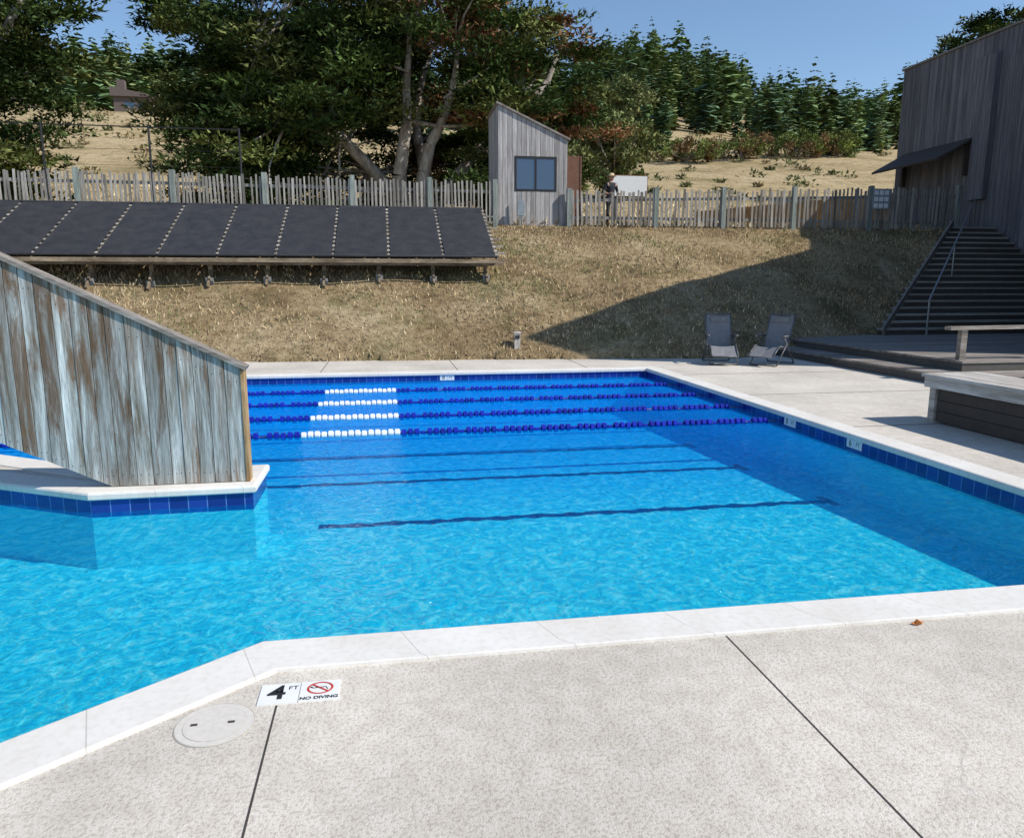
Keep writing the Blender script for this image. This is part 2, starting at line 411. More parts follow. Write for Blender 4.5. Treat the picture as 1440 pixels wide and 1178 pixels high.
ring('pool_wall',[(0,-.204),(0,None)],M_floor,poolE)

mb=MB()
def strip_x(x0,x1,y,w):
    n=120; pts=[]
    for i in range(n+1):
        x=x0+(x1-x0)*i/n; j=.012*math.sin(x*9+y)+.010*math.sin(x*23+1.3*y)+.006*math.sin(x*41+y)
        pts.append((x,y+j,w*(1+.2*math.sin(x*17+y)+.15*math.sin(x*31))))
    vs=[];fs=[]
    for x,yy,ww in pts: vs+= [(x,yy-ww/2,fz(x,yy-ww/2)+.005),(x,yy+ww/2,fz(x,yy+ww/2)+.005)]
    for i in range(n): fs.append((2*i,2*i+2,2*i+3,2*i+1))
    mb.add(vs,fs)
for y,x0,x1 in ((7.35,-.72,4.75),(9.15,-6,4.6),(10.75,-6,4.55)):
    strip_x(x0,x1,y,.12)
    xe=x1+.06
    mb.add([(xe-.05,y-.18,fz(xe,y-.18)+.005),(xe+.05,y-.18,fz(xe,y-.18)+.005),(xe+.05,y+.18,fz(xe,y+.18)+.005),(xe-.05,y+.18,fz(xe,y+.18)+.005)],[(0,1,2,3)])
mb.obj('floor_lane_lines',[M_line],poolE)

for y in (9.38,10.58,11.86,13.2):
    mb=MB(); x=-7.4; zc=WZ+.014
    mb.tube((-7.5,y,zc),(5.25,y,zc),.008,mi=2)
    i=0
    while x<5.12:
        white=-1.12<x<.12
        sag=.015*math.sin(x*.9+y)
        r=.050 if i%6!=5 or white else .024
        dz=.006*math.sin(i*2.1)
        n=10; L=.074
        prof=[(0,.02),(.012,r),(L-.012,r),(L,.02)]
        vs=[];fs=[]
        for px_,rr in prof:
            for k in range(n):
                t=2*math.pi*k/n; vs.append((x+px_,y+sag+rr*math.cos(t),zc+dz+rr*math.sin(t)))
        for q in range(3):
            for k in range(n): fs.append((q*n+k,(q+1)*n+k,(q+1)*n+(k+1)%n,q*n+(k+1)%n))
        mb.add(vs,fs,1 if white else 0)
        x+=.082; i+=1
    mb.obj('lane_rope',[M_blue,M_floatw,M_metal],None)

mb=MB()
for x,y0,y1 in ((1.605,-8,3.205),(-.49,-8,2.93),(-2.7,-8,1.0),(3.8,-8,3.205),(6.0,-8,3.2)):
    mb.box(x-.0038,x+.0038,y0,y1,-.01,.0015)
mb.box(-8,12,.2,.212,-.01,.0025)
for y in (5.4,8.1,10.8,13.5): mb.box(5.53,9.3,y-.006,y+.006,-.01,.003)
for x in (-4,-1.3,1.4,4.1): mb.box(x-.006,x+.006,14.88,17.2,-.01,.003)
mb.obj('deck_joint',[M_joint])

e=empty('depth_marker_tile',(-.405,3.015,0))
mb=MB(); mb.box(-.165,-.004,-.078,.078,-.01,.005); mb.box(.0,.163,-.078,.078,-.01,.005); mb.obj('tile',[M_white],e)
text('4',.15,(-.095,0.002,.0065),(0,0,0),M_black,e,bold=.003)
text('FT',.04,(-.03,.035,.0065),(0,0,0),M_black,e)
text('NO DIVING',.030,(.082,-.058,.0065),(0,0,0),M_black,e,bold=.0009)
mb=MB()
n=28
for i in range(n):
    a0=2*math.pi*i/n;a1=2*math.pi*(i+1)/n
    mb.add([(.082+r*1.15*math.cos(a),.018+r*math.sin(a),.0065) for r,a in ((.048,a0),(.048,a1),(.040,a1),(.040,a0))],[(3,2,1,0)])
d=Vector((.74,-.67,0)); s=Vector((.67,.74,0))*.004
c=Vector((.082,.018,.0072)); mb.add([c-d*.045-s,c+d*.045-s,c+d*.045+s,c-d*.045+s],[(0,1,2,3)])
mb.obj('no_diving_ring',[M_red],e)
mb=MB(); mb.tube((.05,.02,.0055),(.105,.025,.0055),.002); mb.tube((.105,.025,.0055),(.115,.005,.0055),.0018); mb.tube((.07,.02,.0055),(.06,.04,.0055),.0018); mb.sphere((.045,.028,.0055),(.006,.006,.001)); mb.obj('swimmer_icon',[M_black],e)

mb=MB()
def disc(mb,c,r,z0,z1,n=48,mi=0):
    vs=[(c[0]+r*math.cos(2*math.pi*i/n),c[1]+r*math.sin(2*math.pi*i/n),z) for z in (z0,z1) for i in range(n)]
    mb.add(vs,[tuple(range(n,2*n))]+[(i,(i+1)%n,n+(i+1)%n,n+i) for i in range(n)],mi)
disc(mb,(-.71,2.83),.150,-.01,.0025,mi=1)
disc(mb,(-.71,2.83),.146,-.01,.0035)
disc(mb,(-.71,2.83),.118,-.01,.0045,mi=1); disc(mb,(-.71,2.83),.1165,-.01,.0049)
for sx in (-.078,.062): mb.box(-.71+sx-.013,-.71+sx+.013,2.825,2.84,.0,.0062,mi=2)
mb.obj('skimmer_lid',[M_lid,simple('lid_rim',(.42,.39,.34),.8),M_joint])

mb=MB(); mb.add([(2.60,3.15,.004),(2.625,3.14,.018),(2.66,3.165,.006),(2.63,3.185,.02),(2.61,3.18,.006),(2.585,3.165,.012)],[(0,1,3,4),(1,2,3),(0,4,5)])
mb.obj('fallen_leaf',[simple('leaf_orange',(.5,.16,.03),.7)])

def wall_marker(loc,rz,s):
    e=empty('depth_marker_tile',loc,rz)
    mb=MB(); mb.box(-.14,-.003,-.006,.0,-.05,.05); mb.box(.003,.14,-.006,.0,-.05,.05); mb.obj('tile',[M_white],e)
    text(s[0],.11,(-.07,-.0075,0),(math.pi/2,0,0),M_black,e); text(s[1],.07,(.07,-.0075,0),(math.pi/2,0,0),M_black,e)
wall_marker((1.15,14.598,-.1),0,('8','FT'))
wall_marker((5.248,9.0,-.1),-math.pi/2,('8','FT'))
wall_marker((5.248,7.6,-.1),-math.pi/2,('6','FT'))

# ---------------------------------------------------------------- wooden screen wall
e=empty('wood_screen_wall',(0,0,0))
def topz(x): return 1.0+.507*(-1.21-x)
def botz(x): return .022 if x>-2.32 else .022+.49*(-2.32-x)
for (ya,yb,nm) in ((6.585,6.607,'front_boards'),(6.683,6.705,'back_boards')):
    mb=MB(); x=-1.235; i=0
    rr=random.Random(3)
    while x>-6.2:
        w=rr.choice([.105,.13,.14,.15,.12]); x1=x-w+.006
        dy=rr.uniform(-.004,.004)
        if x>-2.32>x1: poly=[(x1,botz(x1)),(-2.32,.022),(x,.022),(x,topz(x)),(x1,topz(x1))]
        else: poly=[(x1,botz(x1)),(x,botz(x)),(x,topz(x)),(x1,topz(x1))]
        mb.prism(poly,ya+dy,yb+dy)
        if ya<6.6:
            for zz in (botz(x)+.09,topz(x)-.12):
                for xx in (x-.03,x1+.03): mb.tube((xx,ya+dy-.002,zz),(xx,ya+dy+.004,zz),.004,n=6,mi=1)
        x-=w
    mb.obj(nm,[M_wall,M_black],e)
mb=MB(); mb.prism([(-6.1,botz(-6.1)+.02),(-2.32,.04),(-1.26,.04),(-1.26,topz(-1.26)-.03),(-6.1,topz(-6.1)-.03)],6.62,6.67); mb.obj('core',[M_darkwood],e)
mb=MB(); mb.box(-1.232,-1.205,6.578,6.712,.02,.99); mb.obj('end_trim',[M_trim],e)
mb=MB(); mb.beam((-1.185,6.645,1.002),(-6.25,6.645,1.002+.507*5.065),.17,.032); mb.obj('cap',[M_cap],e)
mb=MB(); mb.box(-6.3,-6.15,6.57,6.72,0,3.5); mb.box(-4.6,-4.5,6.61,6.68,0,1.2); mb.obj('support_post',[M_post],e)

# ---------------------------------------------------------------- fences
def fence(name,p0,p1,phf,gap,pw,posts,th=.02,seed=1,zoff=0):
    rr=random.Random(seed)
    e=empty(name); p0=Vector(p0);p1=Vector(p1);L=(p1-p0).length;d=(p1-p0)/L; ang=math.atan2(d.y,d.x)
    mb=MB(); s=0
    while s<L:
        x,y=p0+d*s; z=float(ground(x,y))+zoff; h=phf(s)+rr.uniform(-.08,.05)
        M=Matrix.Translation((x,y,z))@Matrix.Rotation(ang,4,'Z')@Matrix.Rotation(rr.uniform(-.03,.03),4,'Y')
        w=pw*rr.uniform(.7,1.2)
        if rr.random()>.02: mb.box(-w/2,w/2,-th-.025,-.025,.04,h,0,M)
        s+=gap*rr.uniform(.88,1.12)
    mb.obj('pickets',[M_fence],e)
    mb=MB()
    for k in range(len(posts)-1):
        a=p0+d*posts[k]; b=p0+d*posts[k+1]
        za=float(ground(*a))+zoff; zb=float(ground(*b))+zoff
        for f in (lambda s:.28,lambda s:phf(s)-.28):
            mb.beam((a.x,a.y+.015,za+f(posts[k])),(b.x,b.y+.015,zb+f(posts[k+1])),.04,.09)
    mb.obj('rails',[M_fence],e)
    mb=MB()
    for t in posts:
        x,y=p0+d*t; z=float(ground(x,y))+zoff
        mb.box(-.075,.075,-.09,.06,-.1,phf(t)+.1,0,Matrix.Translation((x,y,z))@Matrix.Rotation(ang,4,'Z'))
    mb.obj('posts',[M_post],e)
    return e
fence('picket_fence',(-16.5,23.9),(3.68,24.75),lambda s:1.68-.36*s/20,.12,.064,[0,2.6,5.2,7.8,10.4,13.0,15.6,18.0,20.1],seed=2,zoff=.02)
fence('picket_fence',(6.05,24.8),(20.45,24.8),lambda s:1.1+.4*s/14.4,.145,.08,[0,3.0,5.4,8.0,10.9,14.35],seed=5)

e=empty('wire_fence'); mb=MB()
for x in (-14,-10.6,-7.4,-4.6):
    z=float(ground(x,27)); mb.tube((x,27,z),(x,27,6.75),.035)
mb.tube((-14,27,6.7),(-4.6,27,6.7),.02)
for z in (5.0,5.5,6.0): mb.tube((-14,27,z),(-4.6,27,z),.006)
mb.obj('posts_and_wires',[M_black],e)

# ---------------------------------------------------------------- shed
e=empty('wooden_shed'); SX0,SX1,SY0,SY1=3.72,6.02,24.95,27.2
z0=3.3
def rz(x): return 7.35+(x-SX0)*(-.44)
mb=MB(); x=SX0; rr=random.Random(8)
while x<SX1-.01:
    x1=min(x+.155,SX1)
    for ya,yb in ((SY0,SY0+.022),(SY1-.022,SY1)):
        dy=rr.uniform(-.004,.004)
        if ya==SY0 and x>4.22 and x1<5.66:
            mb.prism([(x+.006,z0),(x1-.006,z0),(x1-.006,4.72),(x+.006,4.72)],ya+dy,yb+dy)
            mb.prism([(x+.006,5.78),(x1-.006,5.78),(x1-.006,rz(x1)),(x+.006,rz(x))],ya+dy,yb+dy)
        else: mb.prism([(x+.006,z0),(x1-.006,z0),(x1-.006,rz(x1)),(x+.006,rz(x))],ya+dy,yb+dy)
    x=x1
y=SY0+.03
while y<SY1-.03:
    y1=min(y+.155,SY1-.03)
    mb.box(SX0+.0,SX0+.022,y+.004,y1-.004,z0,rz(SX0)); mb.box(SX1-.022,SX1,y+.004,y1-.004,z0,rz(SX1)); y=y1
mb.obj('siding',[M_shed],e)
mb=MB(); mb.prism([(SX0+.03,z0),(SX1-.03,z0),(SX1-.03,rz(SX1)-.02),(SX0+.03,rz(SX0)-.02)],SY0+.12,SY1-.03); mb.obj('inner_walls',[M_darkwood],e)
mb=MB(); mb.beam((SX0-.06,26.07,rz(SX0-.06)+.04),(SX1+.08,26.07,rz(SX1+.08)+.04),SY1-SY0+.12,.06); mb.obj('roof',[M_cap],e)
mb=MB(); mb.box(4.26,5.66,SY0-.01,SY0+.03,4.70,4.77);mb.box(4.26,5.66,SY0-.01,SY0+.03,5.73,5.80);mb.box(4.26,4.33,SY0-.01,SY0+.03,4.77,5.73);mb.box(5.59,5.66,SY0-.01,SY0+.03,4.77,5.73);mb.box(4.93,4.99,SY0-.01,SY0+.03,4.77,5.73); mb.obj('window_frame',[M_black],e)
mb=MB(); mb.box(4.33,4.93,SY0+.01,SY0+.015,4.77,5.73);mb.box(4.99,5.59,SY0+.005,SY0+.01,4.77,5.73); mb.obj('window_glass',[M_glass],e)
mb=MB(); mb.box(6.06,6.62,25.6,25.65,3.62,5.95); mb.box(6.62,6.67,25.58,27.0,3.62,5.95); mb.obj('door',[M_brown],e)
mb=MB(); mb.box(4.3,4.52,24.6,24.72,3.9,4.35); mb.box(4.39,4.43,24.72,24.76,3.4,4.6); mb.obj('utility_box',[M_metal],e)

e=empty('white_board'); mb=MB(); mb.box(9.0,10.55,30,30.05,5.2,5.98); mb.obj('panel',[M_white],e)
mb=MB(); mb.box(8.96,10.59,30.055,30.09,5.16,6.02); mb.tube((9.3,30.14,3.6),(9.3,30.14,6.0),.05); mb.tube((10.25,30.14,3.6),(10.25,30.14,6.0),.05); mb.obj('frame_and_posts',[M_brown],e)

# ---------------------------------------------------------------- solar panels
e=empty('solar_panel_array')
By,Bz,Ty,Tz=20.1,2.40,23.3,3.93
sl=Vector((0,Ty-By,Tz-Bz)); SL=sl.length; un=sl.normalized(); nn=Vector((0,-un.z,un.y))
mb=MB(); pw=1.42
x=2.92
while x>-14:
    xa=x-pw+.085
    a=Vector((0,By,Bz))
    p=[a,a+un*SL]
    sag=random.uniform(-.01,.01)
    vs=[Vector((xa,0,0))+p[0],Vector((x,0,0))+p[0],Vector((x,0,0))+p[1],Vector((xa,0,0))+p[1]]
    vs+= [v+nn*(.045+sag) for v in vs]
    mb.add(vs,[(0,3,2,1),(4,5,6,7),(0,1,5,4),(1,2,6,5),(2,3,7,6),(3,0,4,7)])
    for q in (0,1):
        pp=a+un*SL*q+nn*.03
        mb.tube((xa-.05,pp.y,pp.z),(x+.05,pp.y,pp.z),.035,n=8)
    x-=pw
mb.obj('collector_mats',[M_panel],e)
mb=MB(); x=2.965
while x>-14:
    a=Vector((x,By-.05,Bz-.09)); b=a+un*(SL+.1)
    mb.beam(a,b,.04,.10)
    for i in range(13):
        p=Vector((x,By,Bz))+un*(SL*(i+.5)/13)+nn*.0
        mb.box(-.05,.05,-.05,.05,-.03,.02,1,Matrix.Translation(p)@Matrix.Rotation(math.atan2(un.z,un.y),4,'X'))
    x-=pw
for q in (.02,.5,.97):
    p=Vector((0,By,Bz))+un*SL*q-nn*.2
    mb.beam((3.1,p.y,p.z),(-14,p.y,p.z),.09,.12)
for q in (.12,.25,.38,.62,.75,.88):
    p=Vector((0,By,Bz))+un*SL*q-nn*.05
    mb.beam((3.25,p.y,p.z),(2.2,p.y,p.z),.1,.035,1)
mb.box(-14,3.15,By-.12,By-.08,Bz-.15,Bz-.045)
x=2.7
while x>-14:
    for q in (.10,.95):
        p=Vector((x,By,Bz))+un*SL*q-nn*.27
        mb.box(x-.05,x+.05,p.y-.05,p.y+.05,float(ground(x,p.y))-.1,p.z)
    mb.beam((x,By-.02,float(ground(x,By))+.03),(x+.0,By+1.0,Bz+.2),.05,.09)
    x-=1.42
mb.obj('rack',[M_frame,M_fence],e)
mb=MB(); x=2.7
while x>-14:
    yy=By+.3; g=float(ground(x,yy)); mb.box(x-.09,x+.09,yy-.1,yy+.1,g-.2,g+.12); x-=1.42
mb.obj('footings',[M_conc2],e)

# ---------------------------------------------------------------- stairs and platform
e=empty('wooden_stairs'); mb=MB()
n=18; tr=(23.2-18.3)/n; ri=3.24/n
for i in range(n):
    y0=18.3+tr*i; z=.36+ri*(i+1); xl=13.2+5.9*i/n
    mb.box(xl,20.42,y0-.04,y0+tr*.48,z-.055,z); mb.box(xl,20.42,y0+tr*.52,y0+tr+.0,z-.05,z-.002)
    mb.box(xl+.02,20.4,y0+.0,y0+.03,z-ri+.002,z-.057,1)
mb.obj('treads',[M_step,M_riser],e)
mb=MB(); mb.beam((13.1,18.15,.42),(19.05,23.25,3.72),.06,.34)
mb.beam((13.12,18.2,-.1),(19.0,23.2,3.2),.05,.7)
mb.obj('stringer',[M_cap],e)
e=empty('wooden_platform'); mb=MB()
for (xa,ya,zt) in ((9.35,11.1,.18),(10.05,11.7,.36)):
    y=ya
    while y<18.3:
        mb.box(xa,20.4,y,y+.135,zt-.04,zt); y+=.145
    mb.box(xa+.02,xa+.05,ya+.02,18.3,zt-.18+.002,zt-.042,1); mb.box(xa+.05,20.4,ya+.02,ya+.05,zt-.178,zt-.042,1)
mb.obj('deck_boards',[M_plat,M_riser],e)
def hand(name,pts):
    e=empty(name); mb=MB(); mb.path(pts,.026)
    for p in pts[1:-1]: mb.sphere(p,(.026,.026,.026),nu=8,nv=6)
    m1=(Vector(pts[1])+Vector(pts[2]))/2
    mb.tube(m1,(m1.x,m1.y,m1.z-.95),.024)
    mb.obj('rail',[M_metal],e)
hand('stair_handrail',[(14.2,17.9,.36),(14.2,17.9,1.3),(19.5,22.9,4.5),(19.7,23.1,3.6)])
e=empty('wood_guard_rail'); mb=MB(); mb.box(10.15,10.27,11.9,12.0,.36,.9); mb.box(11.7,11.82,11.9,12.0,.36,.9); mb.beam((9.9,11.95,.93),(12.3,11.95,.95),.16,.06); mb.obj('rail_boards',[M_cap],e)

# ---------------------------------------------------------------- building on the right
def siding(mb,p0,p1,zb,zt0,zt1,w=.2,th=.03,seed=4):
    rr=random.Random(seed); p0=Vector(p0);p1=Vector(p1);L=(p1-p0).length;d=(p1-p0)/L;nrm=Vector((-d.y,d.x))
    s=0
    while s<L-.001:
        s1=min(s+w,L); o=rr.uniform(-.004,.004)
        z0_=zt0+(zt1-zt0)*s/L; z1_=zt0+(zt1-zt0)*s1/L
        a=p0+d*(s+.006); b=p0+d*(s1-.006)
        pts=[a+nrm*(o+th),b+nrm*(o+th),b+nrm*o,a+nrm*o]
        vs=[(q.x,q.y,zb) for q in pts]+[(pts[0].x,pts[0].y,z0_),(pts[1].x,pts[1].y,z1_),(pts[2].x,pts[2].y,z1_),(pts[3].x,pts[3].y,z0_)]
        mb.add(vs,[(0,3,2,1),(4,5,6,7),(0,1,5,4),(1,2,6,5),(2,3,7,6),(3,0,4,7)]); s=s1
e=empty('wood_clad_building')
mb=MB()
siding(mb,(20.53,20.6),(20.53,28.5),-.2,10.0,10.0)
siding(mb,(20.53,28.5),(30,28.5),3,10.0,10.0)
siding(mb,(12.6,12.6),(20.45,20.5),-.1,10.3,9.2)  # unseen wing, added and its roofline shaped to cast the hillside shadow
siding(mb,(20.4,12.57),(12.6,12.57),-.1,10.3,10.3)  # end wall of the added out-of-frame wing
mb.obj('siding',[M_bldg],e)
mb=MB()
mb.box(20.56,30,14.6,28.4,-.2,9.95)
pl=[(12.63,12.63,10.25),(20.52,12.63,10.25),(20.52,20.5,9.15),(20.48,20.5,9.15)]  # solid body of the unseen shadow-casting wing
mb.add([(x,y,-.1) for x,y,z in pl]+pl,[(0,3,2,1),(4,5,6,7),(0,1,5,4),(1,2,6,5),(2,3,7,6),(3,0,4,7)])
mb.obj('structure',[M_darkwood],e)
mb=MB(); mb.box(20.44,30.1,20.65,28.56,10.0,10.07); mb.obj('roof_flashing',[M_cap],e)
mb=MB(); mb.beam((20.5,26.2,6.75),(19.1,26.2,6.0),3.6,.07); mb.box(20.3,20.47,24.55,24.62,5.5,6.6); mb.box(20.3,20.47,27.8,27.87,5.5,6.6); mb.obj('canopy',[M_darkwood],e)
mb=MB(); mb.box(20.28,20.48,23.55,24.25,4.6,9.3); mb.obj('duct_chase',[M_bldg],e)
e2=empty('far_boundary_wall'); mb2=MB(); rr=random.Random(9)
for i in range(110):
    t=i/110; x=16.5+t*7.0; y=39-t*9.5
    z=float(ground(x,y)); M=Matrix.Translation((x,y,z))@Matrix.Rotation(math.atan2(-9.5,7.0),4,'Z')
    mb2.box(-.05,.05,0,.03,0,1.5+rr.uniform(-.02,.02)+t*.5,0,M)
mb2.obj('boards',[M_trim],e2)

e=empty('pool_rules_sign'); mb=MB(); mb.box(16.95,17.6,24.66,24.69,4.3,5.0); mb.obj('backing',[simple('sign_grey',(.3,.31,.33),.6)],e)
mb=MB()
for i in range(3):
    for j in range(3): mb.box(17.0+.2*i,17.15+.2*i,24.65,24.66,4.35+.22*j,4.5+.22*j)
mb.obj('notices',[M_white],e)

# ---------------------------------------------------------------- bench at right
e=empty('wooden_bench'); mb=MB()
x=6.62
while x<7.42: mb.box(x,x+.125,4.3,8.36,.565,.605); x+=.135
mb.box(6.655,6.7,4.32,8.34,.44,.563)
mb.obj('top_slats',[M_bench],e)
mb=MB()
for y in (8.2,4.4):
    for x in (6.71,7.3): mb.box(x,x+.09,y,y+.1,0,.563)
mb.obj('legs',[M_bench],e)
mb=MB()
for z in (.02,.155,.29,.425): mb.box(6.74,6.765,4.45,8.19,z,z+.128); mb.box(6.77,7.3,8.17,8.19,z,z+.128)
mb.box(7.25,7.28,4.45,8.15,.02,.56); mb.obj('panels',[M_darkwood],e)

# ---------------------------------------------------------------- lounge chairs
def chair(loc,rz):
    e=empty('lounge_chair',loc,rz); mb=MB()
    for sx in (-.27,.27):
        mb.path([(sx,-.62,.20),(sx,-.30,.42),(sx,.12,.36),(sx,.42,1.06)],.014)
        mb.path([(sx*1.08,-.45,.02),(sx*1.08,.18,.60),(sx*1.08,.30,.60)],.014)
        mb.path([(sx*1.08,.45,.02),(sx*1.08,-.12,.58),(sx*1.08,-.25,.60)],.014)
        mb.beam((sx*1.12,-.24,.62),(sx*1.12,.26,.62),.05,.025)
    for p in ((-.62,.20),(.42,1.06)): mb.tube((-.27,p[0],p[1]),(.27,p[0],p[1]),.014)
    for y in (-.45,.45): mb.tube((-.29,y,.02),(.29,y,.02),.014)
    mb.obj('frame',[simple('chair_frame_grey',(.12,.12,.13),.45,.3)],e,True)
    mb=MB(); prof=[(-.60,.205),(-.45,.30),(-.30,.405),(-.1,.36),(.10,.345),(.17,.48),(.28,.72),(.41,1.04)]
    vs=[];fs=[]
    for i,(y,z) in enumerate(prof):
        for x in (-.255,0,.255): vs.append((x,y,z-(.02 if x==0 else 0)))
    for i in range(len(prof)-1):
        for k in range(2): fs.append((i*3+k,i*3+k+1,i*3+k+4,i*3+k+3))
    mb.add(vs,fs); mb.box(-.17,.17,.33,.37,.90,1.0)
    mb.obj('sling',[M_cloth],e,False)
chair((7.2,15.4,0),math.radians(-14)); chair((8.2,14.95,0),math.radians(-52))

mb=MB(); mb.box(2.93,3.07,17.15,17.29,-.1,.58); mb.box(2.915,3.085,17.135,17.305,.58,.62); mb.box(2.95,3.05,17.135,17.15,.46,.54,mi=1); mb.obj('path_light_bollard',[M_bench,M_black])

# ---------------------------------------------------------------- person
def person(loc,rz):
    e=empty('person',loc,rz)
    J={ 'pel':(0,0,.95,.135),'waist':(0,0,1.08,.125),'chest':(0,0,1.27,.15),'ub':(0,.005,1.39,.12),'neck':(0,.0,1.47,.055),'hd':(0,-.01,1.56,.05)}
    for s,k in ((-1,'l'),(1,'r')):
        J['hip'+k]=(s*.10,0,.90,.10);J['kn'+k]=(s*.12,-.02,.50,.062);J['an'+k]=(s*.13,.02,.09,.042);J['toe'+k]=(s*.15,-.14,.04,.035)
        J['sh'+k]=(s*.17,0,1.40,.065);J['el'+k]=(s*.29,.05,1.14,.045)
        J['wr'+k]=(s*.20,-.17,1.06,.028);J['pm'+k]=(s*.17,-.25,1.07,.026)
        for f,(dx,l) in enumerate(((-.030,.07),(-.010,.08),(.010,.075),(.028,.06))):
            J['f%d%s'%(f,k)]=(s*.165+dx,-.30,1.075,.010); J['g%d%s'%(f,k)]=(s*.155+dx,-.30-l*.6,1.05,.008)
        J['th'+k]=(s*.14,-.24,1.11,.011); J['tg'+k]=(s*.12,-.27,1.125,.009)
    E=[('pel','waist'),('waist','chest'),('chest','ub'),('ub','neck'),('neck','hd')]
    for k in 'lr':
        E+= [('pel','hip'+k),('hip'+k,'kn'+k),('kn'+k,'an'+k),('an'+k,'toe'+k),('ub','sh'+k),('sh'+k,'el'+k),('el'+k,'wr'+k),('wr'+k,'pm'+k),('pm'+k,'th'+k),('th'+k,'tg'+k)]
        for f in range(4): E+= [('pm'+k,'f%d%s'%(f,k)),('f%d%s'%(f,k),'g%d%s'%(f,k))]
    keys=list(J); idx={k:i for i,k in enumerate(keys)}
    me=bpy.data.meshes.new('body'); me.from_pydata([J[k][:3] for k in keys],[(idx[a],idx[b]) for a,b in E],[])
    o=bpy.data.objects.new('body',me); COL.objects.link(o)
    o.modifiers.new('Skin','SKIN'); sm=o.modifiers.new('Sub','SUBSURF'); sm.levels=2; sm.render_levels=2
    sv=me.skin_vertices[0].data
    for k in keys: r=J[k][3]; sv[idx[k]].radius=(r,r*.8 if k in('chest','ub','waist','pel') else r)
    sv[0].use_root=True
    dg=bpy.context.evaluated_depsgraph_get(); dg.update()
    m2=bpy.data.meshes.new_from_object(o.evaluated_get(dg)); bpy.data.objects.remove(o)
    m2.materials.clear()
    for m in (simple('skin',(.45,.27,.19),.5),simple('dark_shirt',(.025,.027,.035),.9),simple('trousers',(.06,.06,.07),.9),simple('shoes',(.03,.025,.02),.6)): m2.materials.append(m)
    for p in m2.polygons:
        c=p.center; p.use_smooth=True
        if c.z<.11: k=3
        elif c.z<.97 : k=2
        elif c.z>1.455: k=0
        elif (abs(c.x)>.13 and c.y<-.06) or c.y<-.15: k=0
        else: k=1
        p.material_index=k
    b=bpy.data.objects.new('body',m2); COL.objects.link(b); b.parent=e
    mb=MB(); mb.sphere((0,-.015,1.62),(.075,.095,.115)); mb.sphere((0,-.112,1.605),(.013,.02,.02),nu=8,nv=6)
    for s in (-1,1): mb.sphere((s*.077,0,1.615),(.012,.022,.032),nu=8,nv=6)
    mb.sphere((0,-.10,1.562),(.025,.012,.007),1,8,6)
    for s in (-1,1): mb.sphere((s*.03,-.103,1.63),(.012,.008,.007),2,8,6)
    mb.obj('head',[bpy.data.materials['skin'],M_red,M_black],e,True)
    mb=MB(); mb.sphere((0,.012,1.635),(.082,.098,.108)); mb.obj('hair',[simple('hair',(.05,.03,.02),.8)],e,True)
    mb=MB()
    n=24; prof=[(.0,1.765),(.06,1.76),(.085,1.73),(.092,1.675),(.16,1.655),(.165,1.66),(.09,1.685)]
    vs=[];fs=[]
    for r,z in prof:
        for i in range(n): t=2*math.pi*i/n; vs.append((r*math.cos(t),r*1.1*math.sin(t),z))
    for j in range(len(prof)-1):
        for i in range(n): fs.append((j*n+i,(j+1)*n+i,(j+1)*n+(i+1)%n,j*n+(i+1)%n))
    mb.add(vs,fs); mb.obj('sun_hat',[simple('straw',(.55,.42,.25),.8)],e,True)
person((7.6,25.2,float(ground(7.6,25.2))+.0),math.radians(15))

# ---------------------------------------------------------------- trees
def leafset(cen,rad,per,size,col,up=.25,asp=.3,flat=False):
    n=len(cen); m=n*per
    d=rng.normal(size=(m,3)); d/=np.linalg.norm(d,axis=1)[:,None]
    rr=rng.random(m)**.45
    C=np.repeat(cen,per,axis=0); R=np.repeat(rad,per,axis=0)
    p=C+d*rr[:,None]*R
    if flat:
        dr=np.stack([d[:,0],d[:,1],d[:,2]*.25],1)+rng.normal(size=(m,3))*np.array((.45,.45,.35))
    else: dr=d*.7+rng.normal(size=(m,3))*.6
    dr[:,2]+=up; dr/=np.linalg.norm(dr,axis=1)[:,None]
    if flat:
        w=np.cross(dr,np.array((0,0,1.0))+rng.normal(size=(m,3))*.55)
    else: w=np.cross(dr,rng.normal(size=(m,3)))
    w/=np.linalg.norm(w,axis=1)[:,None]
    s=size*(.5+rng.random(m))[:,None]
    V=np.stack([p-w*s*asp,p+w*s*asp,p+dr*s],1).reshape(-1,3)
    K=np.repeat(col,per*3,axis=0)
    return V,K
def limb(mb,a,b,r0,r1,rr,n=6,seg=5,sag=.12):
    a=Vector(a);b=Vector(b);L=(b-a).length
    off=Vector((rr.uniform(-1,1),rr.uniform(-1,1),rr.uniform(-1,.2)))*L*sag
    prev=a
    for i in range(1,seg+1):
        t=i/seg; p=a.lerp(b,t)+off*math.sin(math.pi*t)+Vector((rr.uniform(-1,1),rr.uniform(-1,1),rr.uniform(-1,1)))*L*.012
        mb.tube(prev,p,r0+(r1-r0)*(i-1)/seg,r0+(r1-r0)*t,n,caps=False); prev=p
